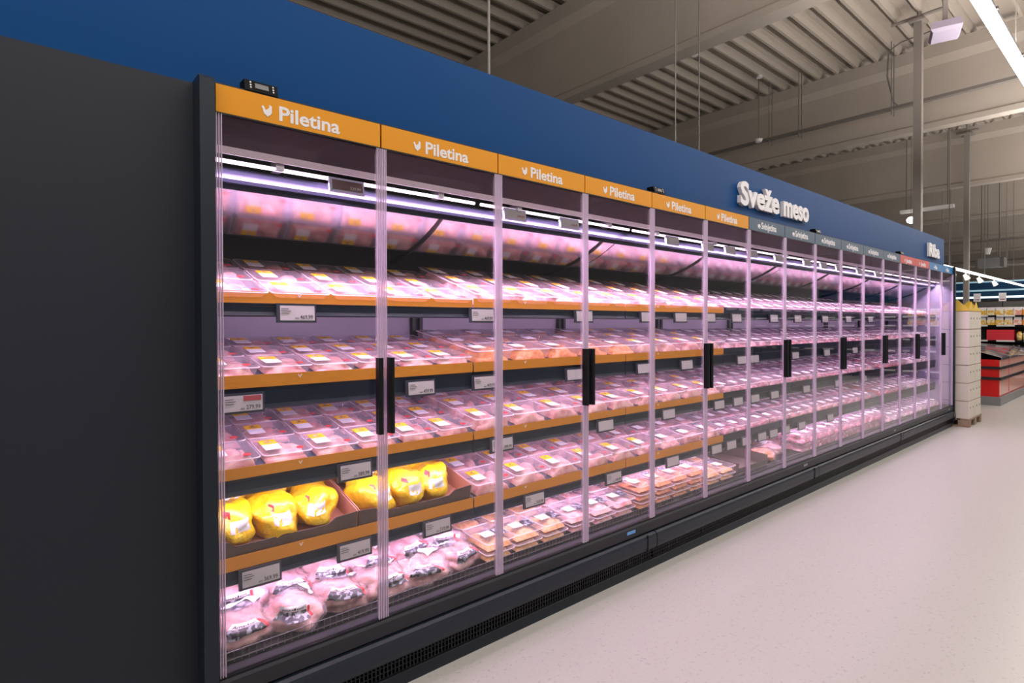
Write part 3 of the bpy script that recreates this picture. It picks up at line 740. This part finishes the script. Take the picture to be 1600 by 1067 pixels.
for i, (x0, x1) in enumerate(((0.0, 0.612), (0.618, 1.236))):
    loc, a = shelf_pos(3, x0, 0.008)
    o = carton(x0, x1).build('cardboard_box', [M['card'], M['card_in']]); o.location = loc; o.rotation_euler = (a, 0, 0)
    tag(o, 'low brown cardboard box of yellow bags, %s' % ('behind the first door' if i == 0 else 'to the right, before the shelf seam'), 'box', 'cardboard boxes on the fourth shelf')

LTX = []
def clear_bag(seed):
    fn = blob_fn(0.112, 0.092, 0.044, seed+20, 0.36, 0.45)
    b = MB(); b.grid(lambda u, v: fn(u, v), 30, 20)
    fo = blob_fn(0.122, 0.102, 0.050, seed+20, 0.42, 0.45)
    f = MB(); f.grid(lambda u, v: fo(u, v), 30, 18)
    # flat crimped seal
    r = random.Random(seed)
    def seam(u, v):
        x = (u-.5)*0.20; return (x, 0.085+0.045*v, 0.022+0.008*math.sin(u*25+seed)*(0.3+v)+0.004*r.random())
    f.grid(seam, 14, 3)
    l = MB(); f2 = blob_fn(0.123, 0.103, 0.0515, seed+20, 0.42, 0.45)
    u0, u1 = 0.64, 0.82
    patch(l, f2, u0, u1, 0.62, 0.77, 1); patch(l, f2, u0, u1, 0.775, 0.85, 0); patch(l, f2, u1+0.004, u1+0.02, 0.64, 0.82, 2)
    tx = text_mb('Amadori', 1.0, 1.0, 0.0, 0.01)      # lettering laid on the white strip of the label
    tx.v = [f2(u0+(u1-u0)*(0.12+0.76*p[0]), 0.785+0.035*p[2], 1.03) for p in tx.v]
    LTX.append(tx.mesh('lettering', M['ink']))
    w = MB(); patch(w, f2, 0.08, 0.36, 0.70, 0.88, 0)
    return b.mesh('meat', M['chicken2']), f.mesh('bag_film', M['bag']), l.mesh('printed_label', [M['lab_w'], M['lab_k'], M['lab_r']]), w.mesh('price_label', M['lab_w'])
CB = [clear_bag(s) for s in range(5)]
cpos = []
for i in range(6): cpos.append((0.125+0.205*i, 0.225, 0.0, 'front row'))
for i in range(6): cpos.append((0.14+0.20*i, 0.36, 0.035, 'second row'))
for i in range(6): cpos.append((0.11+0.205*i, 0.50, 0.055, 'third row'))
for i in range(6): cpos.append((0.14+0.20*i, 0.67, 0.06, 'back row'))
for i, (x, y, lf, rw) in enumerate(cpos):
    t = thing('meat_bag', 'clear bag of chicken pieces heaped on the bottom deck, %s, %s from left' % (rw, ORD[i % 6]), 'bag', (x, y, deck_z(y)+0.004+lf), (0.12+rnd.uniform(-.1, .12), rnd.uniform(-.15, .15), rnd.uniform(-.28, .28)), 'clear chicken bags on the bottom deck')
    a, f, l, w = CB[i % 5]
    put('meat', a, t); put('bag_film', f, t); put('printed_label', l, t); put('price_label', w, t)
    if i < 12: put('lettering', LTX[i % 5], t)
    t.scale = (1.05, 1.05, 1.25)
# open box and loose packs after the trays, doors 6-8
mb = MB(); 
mb.box(0, 0.5, 0, 0.003, 0, 0.05, 0); mb.box(0, 0.003, 0, 0.5, 0, 0.09, 0); mb.box(0.497, 0.5, 0, 0.5, 0, 0.09, 0); mb.box(0, 0.5, 0.497, 0.5, 0, 0.09, 0); mb.box(0, 0.5, 0, 0.5, 0, 0.003, 0)
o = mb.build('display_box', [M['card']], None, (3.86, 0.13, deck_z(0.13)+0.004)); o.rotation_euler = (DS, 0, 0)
tag(o, 'open dark display box on the bottom deck under the sixth door', 'box')
SHR = MB()
fs_ = blob_fn(0.13, 0.10, 0.05, 55, 0.4, 0.5); SHR.grid(lambda u, v: fs_(u, v), 26, 16)
t = thing('meat_bag', 'clear bag of orange meat alone on the bottom deck, right of the box', 'bag', (4.55, 0.27, deck_z(0.27)+0.004), (0.1, 0, 0.3))
put('meat', SHR.mesh('meat', M['nugget']), t)
fo_ = blob_fn(0.145, 0.112, 0.056, 55, 0.45, 0.5); g = MB(); g.grid(lambda u, v: fo_(u, v), 26, 16); put('bag_film', g.mesh('bag_film', M['bag']), t)
for j, xx in enumerate((4.80, 4.93)):
    t = thing('meat_bag', ['clear crumpled bag between the orange bag and pork packs', 'clear crumpled bag touching the first pork pack on deck'][j], 'bag', (xx, 0.30+0.12*j, deck_z(0.3)+0.004), (0.1, 0, 1.2*j), 'crumpled clear bags on the deck')
    a, f, l, w = CB[j]; put('meat', a, t); put('bag_film', f, t); put('price_label', w, t)

# ------------------------------------------------------------------ electronic price tags
def esl_mesh(w, h, pale=False):
    mb = MB(); mb.box(-w/2, w/2, -0.012, 0, -h/2, h/2, 0)
    f = mb.mesh('price_tag', M['eslw'] if pale else M['esl'])
    mb = MB(); mb.box(-w/2+0.012, w/2-0.008, -0.0132, -0.012, -h/2+0.009, h/2-0.009)
    return f, mb
ef, es = esl_mesh(0.16, 0.078); efp, esp = esl_mesh(0.155, 0.06, True)
ES = es.mesh('screen', M['screen']); ESP = esp.mesh('screen', M['screen']); ESR = esp.mesh('screen', M['screen_r'])
TAGX = [
    [0.345, 1.30, 2.08, 2.72, 3.12, 3.52, 3.93, 4.6, 5.1, 5.75, 6.4, 7.1],
    [0.135, 0.93, 1.315, 2.00, 2.68, 3.20, 4.02, 4.24, 5.05, 5.8, 6.6],
    [0.595, 1.43, 2.28, 2.97, 3.66, 3.96, 4.25, 4.62, 5.3, 6.1, 6.9],
    [0.196, 0.59, 1.02, 1.665, 2.36, 3.02, 3.62, 3.85, 4.1, 4.38, 4.6, 4.85, 5.2, 5.9]]
PR_ = {(0, 0): '469,99', (1, 0): '279,99', (1, 1): '459,99', (2, 0): '389,99', (3, 0): '369,99', (3, 1): '419,99', (3, 2): '719,99', (0, 1): '469,99', (1, 2): '409,99', (2, 1): '299,99', (3, 3): '359,99', (3, 4): '349,99'}
for k, xs in enumerate(TAGX):
    zp, sl, zt, zb, zr = SHELVES[k]; zc = (zb+zr)/2-0.012
    for i, x in enumerate(xs):
        o = put('price_tag', ef, None, (x, 0.193, zc), (math.radians(-4), 0, 0))
        tag(o, 'grey electronic price tag on the rail of the %s, %s from the left' % (SHN[k], ORD[i]), 'price tag', 'price tags on the %s rail' % SHN[k])
        put('screen', ES, o)
        if (k, i) in PR_:
            tm = text_mb(PR_[(k, i)], 0.052, 0.016, 0.0006, 0.006); tm.join(text_mb('RSD', 0.014, 0.006, 0.0006, 0).xform(Matrix.Translation((-0.02, 0, 0))))
            for q in range(3): tm.box(-0.075, -0.045+0.008*(q % 2), -0.0006, 0, 0.040-0.009*q, 0.042-0.009*q)
            tm.build('print', M['ink'], o, (0.012, -0.0136, -0.024))
            if (k, i) == (1, 0):
                mb = MB(); mb.box(0.0, 0.066, -0.001, 0, 0, 0.020); mb.build('red_banner', M['inkr'], o, (0.002, -0.0135, 0.008))
for i, x in enumerate([0.54, 1.49, 1.91, 2.95, 3.42, 3.75, 4.12, 4.6, 5.2, 5.6, 6.0, 6.6, 7.2]):
    o = put('price_tag', efp, None, (x, 0.140 if i == 0 else 0.150, 2.084), (math.radians(-8), 0, 0))
    tag(o, 'price tag hanging from the canopy rail above the mirror, %s from the left' % ORD[i], 'price tag', 'price tags on the canopy rail')
    put('screen', ESR if i == 0 else ESP, o)
    if i == 0: o['label'] = 'maroon price tag hanging from the canopy rail behind the first door'
    if i < 3:
        text_mb(['329,99', '299,99', '299,99'][i], 0.048, 0.012, 0.0006, 0.006).build('print', M['inkr'] if i else M['screen'], o, (0.012, -0.0136, -0.014))

# ------------------------------------------------------------------ hanging lights and ceiling kit
for i, (yy, zz) in enumerate(STORE_LINES):
    t = thing('linear_lamp', ['long bright linear lamp hanging over the aisle, top right', 'added unseen linear lamp lighting the second aisle, off to the right'][i], 'lamp', (0, yy, zz), group='linear lamps over the aisles')
    mb = MB(); mb.box(LX0, LX1, -0.045, 0.045, 0.0, 0.03); mb.build('housing', M['white'], t)
    mb = MB(); mb.box(LX0, LX1, -0.042, 0.042, -0.045, 0.0); mb.build('tube', M['lamp'], t)
    for x in (-4, -1, 2, 5.4, 6.6, 9, 12, 15, 18, 22, 26, 30, 34, 38, 42):
        mb = MB(); mb.tube((x, 0, 0.03), (x, 0, 2.45), 0.004, 5)
        mb.box(x-0.015, x+0.015, -0.06, 0.06, 0.0, 0.02)
        mb.build('hanger', M['dsteel'], t)
def rod(x, y, z0, z1, lab, r=0.006):
    mb = MB(); mb.tube((x, y, z0), (x, y, z1), r, 6)
    return tag(mb.build('hanging_rod', M['dsteel']), lab, 'rod', 'thin rods hanging from the ceiling')
rod(1.29, 0.11, 2.737, 6.5, 'thin steel rod down to the blue wall, left of first beam', 0.008)
rod(2.94, 0.11, 2.737, 6.5, 'thin rod down to the blue wall, right of the round detector', 0.004)
rod(3.24, 0.11, 2.737, 6.5, 'thin rod down to the blue wall, second right of detector', 0.004)
rod(17.75, 4.2, 2.2, 5.0, 'thin rod hanging from the third beam behind the blue wall', 0.012)
# cable tray on beam side with drop cables
t = thing('cable_tray', 'grey cable tray running along the side of the second beam', 'cable tray', (11.35, 0, 5.33))
mb = MB(); mb.box(-0.05, 0.05, -8, 8, 0, 0.012); mb.box(-0.05, -0.04, -8, 8, 0.012, 0.05); mb.box(0.04, 0.05, -8, 8, 0.012, 0.05)
mb.build('tray', M['dsteel'], t)
for yy in (3.35, 2.75, 1.15, -3.0):
    mb = MB()
    for dx in (-0.07, 0.07): mb.tube((dx, yy, -0.10), (dx, yy, 1.2), 0.007, 5)
    mb.tube((-0.09, yy, -0.02), (0.09, yy, -0.02), 0.012, 6); mb.build('hanger', M['dsteel'], t)
mb = MB(); mb.path([(-0.04, 1.05, 0.03), (-0.06, 1.12, 0.12), (-0.05, 1.22, 0.6), (-0.05, 1.2, 1.05), (-0.1, 1.0, 1.12), (-0.2, 0.2, 1.12)], 0.012, 6); mb.build('cable', M['dsteel'], t)
# ceiling detectors
def detector(x, y, z, lab, drop=0.0):
    mb = MB(); mb.tube((x, y, z), (x, y, z+0.05), 0.06, 12, 0, 0.05)
    o = tag(mb.build('smoke_detector', M['white']), lab, 'detector', 'round detectors')
    return o
detector(8.9, 3.62, 6.43, 'small round white detector on the ceiling past the first beam')
detector(10.7, 3.27, 6.42, 'round white detector near the second beam, top centre')
t = thing('pendant_sensor', 'white round sensor hanging in front of the second beam', 'sensor', (11.0, 3.43, 5.27))
mb = MB(); mb.tube((0, 0, -0.03), (0, 0, 0.03), 0.06, 12, 0, 0.08); mb.build('body', M['white'], t)
mb = MB(); mb.tube((0, 0, 0.03), (0, 0, 1.36), 0.01, 6); mb.build('rod', M['dsteel'], t)
SPK = t = thing('ceiling_speaker', 'pale lilac box mounted below the ceiling beside the tall column', 'box', (7.85, -0.36, 4.98), (0.0, 0.0, 0.3))
mb = MB(); mb.loft([[(a*0.20, b*0.16, -0.06) for a, b in ((1, 1), (-1, 1), (-1, -1), (1, -1))], [(a*0.23, b*0.19, -0.02) for a, b in ((1, 1), (-1, 1), (-1, -1), (1, -1))], [(a*0.20, b*0.17, 0.07) for a, b in ((1, 1), (-1, 1), (-1, -1), (1, -1))]], smooth=False, cap0=True, cap1=True)
mb.build('body', M['lilac'], t)
mb = MB(); mb.box(-0.03, 0.03, -0.03, 0.03, 0.07, 1.45); mb.build('bracket', M['steel'], t)
t.scale = (0.8, 0.8, 1.0)
# hanging luminaire beyond the wall, and a bright spot
t = thing('luminaire', 'unlit slim white luminaire hanging beside the tall column', 'lamp', (17.5, 2.08, 4.5))
mb = MB(); mb.box(-0.08, 0.08, -0.58, 0.58, -0.04, 0.04); mb.build('body', M['white'], t)
mb = MB()
for yy in (-0.45, 0.45): mb.tube((0, yy, 0.04), (0, yy, 1.95), 0.012, 5)
mb.build('hanger', M['dsteel'], t)
t = thing('round_lamp', 'small bright round lamp hanging left of the tall column', 'lamp', (17.3, 2.37, 4.24))
mb = MB()
mb.loft([[(r*math.cos(a), r*math.sin(a), z) for a in [i*math.pi/6 for i in range(12)]] for r, z in ((0.02, -0.1), (0.09, -0.06), (0.11, 0.0), (0.07, 0.06), (0.02, 0.08))], cap0=True, cap1=True)
mb.build('bulb', mat('bulb', (1, 1, 1), emit=(1, 0.97, 0.9), estr=6), t)
mb = MB(); mb.tube((0, 0, 0.08), (0, 0, 2.38), 0.006, 5); mb.build('cord', M['dsteel'], t)

# ------------------------------------------------------------------ right end: pallet and boxes
t = thing('pallet', 'wooden pallet under the stack of white boxes', 'pallet', (10.10, -0.20, FZ))
mb = MB()
for x in (0.0, 0.35, 0.70): mb.box(x, x+0.1, 0, 0.9, 0, 0.022)
mb.build('bottom_board', M['wood'], t)
for x in (0.0, 0.35, 0.70):
    for y in (0.0, 0.38, 0.75):
        mb = MB(); mb.box(x, x+0.11, y, y+0.14, 0.022, 0.10); mb.build('block', M['wood'], t)
mb = MB()
for y in (0.0, 0.15, 0.30, 0.45, 0.60, 0.78): mb.box(0, 0.82, y, y+0.11, 0.10, 0.122)
mb.build('top_board', M['wood'], t)
bh = 0.268
for l in range(6):
    for c in range(2):
        jx = rnd.uniform(-.006, .006); z0 = FZ+0.123+l*bh
        t = thing('cardboard_box', 'white box in the pallet stack, %s column, %s layer from the floor' % (['near', 'far'][c], ORD[l]), 'box', (10.115+0.405*c+jx, -0.185, z0), group='white boxes stacked on the pallet')
        mb = MB(); mb.box(0, 0.40, 0, 0.58, 0, bh-0.012, 0); mb.box(0.003, 0.397, 0.003, 0.577, bh-0.012, bh-0.002, 1)
        mb.build('body', [M['card_w'], M['wood']], t)
        mb = MB()
        for xx in (0.12, 0.30): mb.tube((xx, -0.002, bh*0.58), (xx, 0.004, bh*0.58), 0.016, 10)
        mb.build('hole', M['ink'], t)
t = thing('display_tray', 'yellow cardboard tray with pointed sides on top of the white boxes', 'box', (10.12, -0.18, FZ+0.123+6*bh))
mb = MB(); mb.box(0, 0.78, 0, 0.56, 0, 0.01)
for yy in (0.0, 0.55):
    mb.prism([(0, 0.01), (0.78, 0.01), (0.74, 0.05), (0.6, 0.05), (0.5, 0.14), (0.40, 0.05), (0.34, 0.03), (0.26, 0.05), (0.18, 0.14), (0.08, 0.05), (0, 0.05)], yy, yy+0.008, 'y')
for xx in (0.0, 0.772):
    mb.prism([(0, 0.01), (0.56, 0.01), (0.52, 0.05), (0.40, 0.17), (0.28, 0.04), (0.14, 0.17), (0.03, 0.05)], xx, xx+0.008, 'x')
mb.build('body', M['card_y'], t)

# ------------------------------------------------------------------ red island freezer
t = thing('island_freezer', 'red island freezer with glass lids behind the white boxes', 'freezer', (13.32, -0.04, FZ))
LX = 4.3
mb = MB(); mb.box(0, LX, 0, 2.2, 0.16, 0.86, 0)
mb.build('body', [M['red']], t)
mb = MB(); mb.box(0.03, LX, -0.012, -0.002, 0.19, 0.86); mb.build('side_panel', M['redp'], t)  # thin sheet carrying the painted floor reflection on the long side
mb = MB(); mb.box(-0.02, LX, -0.03, 2.22, 0.0, 0.16); mb.build('plinth', M['gravel'], t)
mb = MB(); mb.box(-0.025, LX, -0.03, -0.012, 0.68, 0.73); mb.box(-0.025, LX, -0.03, -0.012, 0.48, 0.53); mb.box(-0.025, -0.002, -0.012, 2.2, 0.68, 0.73); mb.box(-0.025, -0.002, -0.012, 2.2, 0.48, 0.53); mb.build('bumper', M['sill'], t)
mb = MB()
for x in (0.9, 2.9): mb.box(x, x+0.02, -0.016, -0.011, 0.19, 0.86)
mb.build('panel_joint', M['red'], t)
mb = MB(); mb.prism([(-0.03, 0.86), (2.22, 0.86), (2.22, 0.90), (1.9, 1.0), (1.1, 1.06), (0.3, 1.0), (-0.03, 0.90)], 0, LX, smooth=False); mb.build('lid', mat('lid_glass', (0.10, 0.10, 0.12), 0.08, noisy=((0.30, 0.20, 0.22), 2.5, 0.45, 0.75)), t)
mb = MB()
for x in (0.0, 0.9, 1.8, 2.7, 3.6): mb.prism([(-0.032, 0.86), (-0.032, 0.905), (0.3, 1.008), (1.1, 1.068), (1.9, 1.008), (2.22, 0.905), (2.22, 0.86)], x, x+0.05)
mb.build('lid_frame', M['gravel'], t)
mb = MB(); mb.box(-0.012, -0.002, 0.45, 0.78, 0.22, 0.34, 0); mb.box(-0.016, -0.012, 0.58, 0.66, 0.25, 0.30, 1); mb.build('control_panel', [M['black'], M['white']], t)

# ------------------------------------------------------------------ far shelving with products
SX = 18.0
t = thing('store_shelf', 'dark store shelving full of yellow cartons behind the island freezer', 'shelf', (SX, 0, FZ))
mb = MB(); mb.box(0.55, 0.6, -7, 3.2, 0, 2.1); mb.build('back_panel', M['cwall'], t)
for z in (0.25, 0.80, 1.12, 1.50, 1.745):
    mb = MB(); mb.box(0.0, 0.55, -7, 3.2, z-0.03, z, 0); b = mb.build('shelf_board', [M['black']], t)
    mb = MB(); yy = -6.9
    while yy < 3.0: mb.box(-0.012, -0.002, yy, yy+0.35, z-0.035, z+0.005); yy += 0.52
    mb.build('price_strip', M['white'], b)
mb = MB()
for yy in (-7, -4, -1.0, 1.2, 3.15): mb.box(0.0, 0.6, yy, yy+0.04, 0, 2.05)
mb.build('upright', M['black'], t)
cols = [mat('carton_yellow', (0.80, 0.46, 0.05), 0.5, noisy=((0.88, 0.78, 0.55), 14, 0.48, 0.56)), mat('carton_orange', (0.80, 0.30, 0.03), 0.5), mat('carton_pink', (0.80, 0.36, 0.28), 0.5, noisy=((0.9, 0.7, 0.6), 14, 0.48, 0.56)), mat('carton_green', (0.20, 0.32, 0.06), 0.5), mat('pack_red', (0.72, 0.03, 0.05), 0.5)]
ynames = ['yellow', 'orange', 'pink', 'green', 'red']
ct = {}
def shelf_item(y, z, w, h, ci, what, lab, cat, grp, d=0.3):
    k = (w, h, ci, what)
    if k not in ct:
        mb = MB()
        if what == 'carton':
            mb.box(0, d, 0, w, 0, h*0.62, 0); mb.box(0.03, d, 0.01, w-0.01, h*0.62, h, 1)
        elif what == 'bottle':
            mb.tube((0.05, w/2, 0), (0.05, w/2, h*0.62), w*0.36, 10, 0); mb.tube((0.05, w/2, h*0.62), (0.05, w/2, h*0.85), w*0.36, 10, 0, w*0.14); mb.tube((0.05, w/2, h*0.85), (0.05, w/2, h), w*0.15, 8, 1)
        else:
            mb.loft([[(a*0.06*q+0.08, w/2+b*w*0.46*q, zz*h) for a, b in ((1, 1), (-1, 1), (-1, -1), (1, -1))] for q, zz in ((0.7, 0), (1, 0.2), (1, 0.75), (0.6, 0.9), (0.75, 1.0))], smooth=True, cap0=True, cap1=True)
        ct[k] = mb.mesh(what, [cols[ci], M['lab_w']])
    o = put({'carton': 'product_carton', 'bottle': 'bottle', 'pouch': 'product_pouch'}[what], ct[k], None, (SX+0.02, y, FZ+z))
    return tag(o, lab, cat, grp)
for r, z in enumerate((1.502, 1.747)):
    y = 1.10; i = 0
    while y > -3.0 and i < 22:
        ci = 0 if i < 4 else (2 if i % 5 == 4 else (1 if i % 5 == 0 else 0))
        shelf_item(y-0.165, z, 0.16, 0.20, ci, 'carton', '%s carton on the %s carton row of far shelving, %s from left' % (ynames[ci], ['lower', 'upper'][r], ORD[i]), 'carton', 'cartons on the far shelving')
        y -= 0.17; i += 1
y = 0.36
for i in range(14):
    ci = [0, 0, 4, 4, 4, 2, 1][i % 7]
    shelf_item(y-0.11, 1.122, 0.105, 0.22, ci, 'pouch', '%s pouch on far shelving, right of the red block, %s from left' % (ynames[ci], ORD[i]), 'pouch', 'pouches on the far shelving'); y -= 0.115
o = MB(); o.box(0, 0.3, 0, 0.52, 0, 0.26); o = o.build('product_carton', cols[4], None, (SX+0.0, 0.40, FZ+1.122)); tag(o, 'large plain red carton block on the far shelving', 'carton')
y = 1.05
for i in range(20):
    ci = [2, 0, 3, 3, 2][i % 5]
    shelf_item(y-0.08, 0.802, 0.075, 0.20, ci, 'bottle', '%s bottle with white cap on far shelving, %s from left' % (ynames[ci], ORD[i]), 'bottle', 'bottles on the far shelving'); y -= 0.10
for j, yy in enumerate((1.06, 0.56)):
    t = thing('paper_sign', 'white paper sign above the far shelving, %s' % ['left one', 'right one'][j], 'sign', (SX+0.1, yy, FZ+2.0), group='paper signs above the far shelving')
    mb = MB(); mb.box(0, 0.006, 0, 0.145, 0.10, 0.31); mb.build('sheet', M['lab_w'], t)
    mb = MB(); mb.box(-0.002, 0, 0.025, 0.12, 0.14, 0.16); mb.box(-0.002, 0, 0.03, 0.115, 0.22, 0.225); mb.build('print', M['inkr'], t)
    mb = MB(); mb.tube((0.01, 0.07, -0.1), (0.01, 0.07, 0.11), 0.01, 6); mb.build('post', M['black'], t)

# banner band, far wall pieces
BXX = 26.0
t = thing('ceiling_banner', 'long deep blue suspended band across the far end of the store', 'banner', (BXX, 0, 0))
mb = MB(); mb.box(0, 0.1, -8, 10, 2.36, 3.0); mb.build('panel', M['banner'], t)
mb = MB(); mb.box(-0.02, 0.0, -0.5, 10, 2.98, 3.03); mb.box(-0.02, 0, -0.5, 10, 2.66, 2.72); mb.build('edge_strip', M['banner_l'], t)
mb = MB()
for yy in (-6, -3, 0.3, 2.8, 6): mb.tube((0.05, yy, 3.0), (0.05, yy, 6.4), 0.02, 6)
mb.build('hanger', M['dsteel'], t)
mb = MB(); mb.box(24.5, 24.58, -0.2, 8, 2.36, 2.42)
tag(mb.build('light_strip', mat('strip_glow', (0.9, 1, 1), emit=(0.75, 0.95, 1.0), estr=1.6)), 'bright cold light strip below the deep blue band', 'lamp')
mb = MB(); mb.box(27, 27.2, -9, 10, FZ, 2.42); struct(mb.build('wall_far', M['cwall']))
t = thing('spotlight_rail', 'white lit ceiling rail with small spotlights, far right', 'lamp', (0, 0.97, 2.7))
mb = MB(); mb.box(13.8, 25, -0.03, 0.03, -0.02, 0.02); mb.build('rail', mat('rail_glow', (1, 1, 1), emit=(1, 0.98, 0.92), estr=3.5), t)
for x in (14.7, 16.0, 17.4, 19.2):
    mb = MB(); mb.tube((x, 0, -0.02), (x, 0, -0.08), 0.012, 6); mb.tube((x-0.02, 0.02, -0.08), (x+0.03, -0.03, -0.18), 0.035, 10, 0, 0.06); mb.build('spotlight', mat('spot_white', (0.9, 0.9, 0.85), emit=(1, 0.95, 0.85), estr=0.8), t)
mb = MB()
for x in (14.5, 18, 22): mb.tube((x, 0, 0.02), (x, 0, 3.75), 0.008, 5)
mb.build('hanger', M['dsteel'], t)
# grey air unit, cone lamp, horizontal pipes far away
t = thing('air_unit', 'grey rectangular air unit with dark ends below far ceiling', 'ventilation', (20, 0.97, 3.07))
mb = MB(); mb.box(0, 0.4, 0, 0.49, 0, 0.26); mb.build('casing', M['gravel'], t)
mb = MB(); mb.box(-0.01, 0.41, -0.08, 0.0, 0, 0.26); mb.box(-0.01, 0.41, 0.49, 0.54, 0, 0.26); mb.build('end_cap', M['cwall'], t)
mb = MB(); mb.tube((0.2, 0.05, 0.26), (0.2, 0.05, 3.4), 0.015, 5); mb.tube((0.2, 0.44, 0.26), (0.2, 0.44, 3.4), 0.015, 5); mb.build('hanger', M['dsteel'], t)
t = thing('cone_lamp', 'pale cone lamp hanging above the grey air unit', 'lamp', (20, 1.24, 3.55))
mb = MB(); mb.tube((0, 0, -0.12), (0, 0, 0.05), 0.05, 12, 0, 0.09); mb.build('shade', M['white'], t)
mb = MB(); mb.tube((0, 0, 0.05), (0, 0, 2.9), 0.01, 5); mb.build('cord', M['dsteel'], t)
for j, (x, z, r) in enumerate(((21.5, 3.98, 0.035), (22.5, 3.30, 0.03), (30.0, 4.1, 0.05), (33.0, 3.5, 0.05))):
    mb = MB(); mb.tube((x, -9, z), (x, 9, z), r, 8)
    for yy in (-6, -2, 1.2, 2.6, 6): mb.tube((x, yy, z), (x, yy, 6.45), 0.012, 5)
    tag(mb.build('ceiling_pipe', M['steel']), 'pale horizontal service pipe below the far ceiling, %s nearest' % ORD[j], 'pipe', 'service pipes under the far ceiling')

for k, v in LABELS.items():
    if len(v) > 1: print('DUP LABEL', k, v)
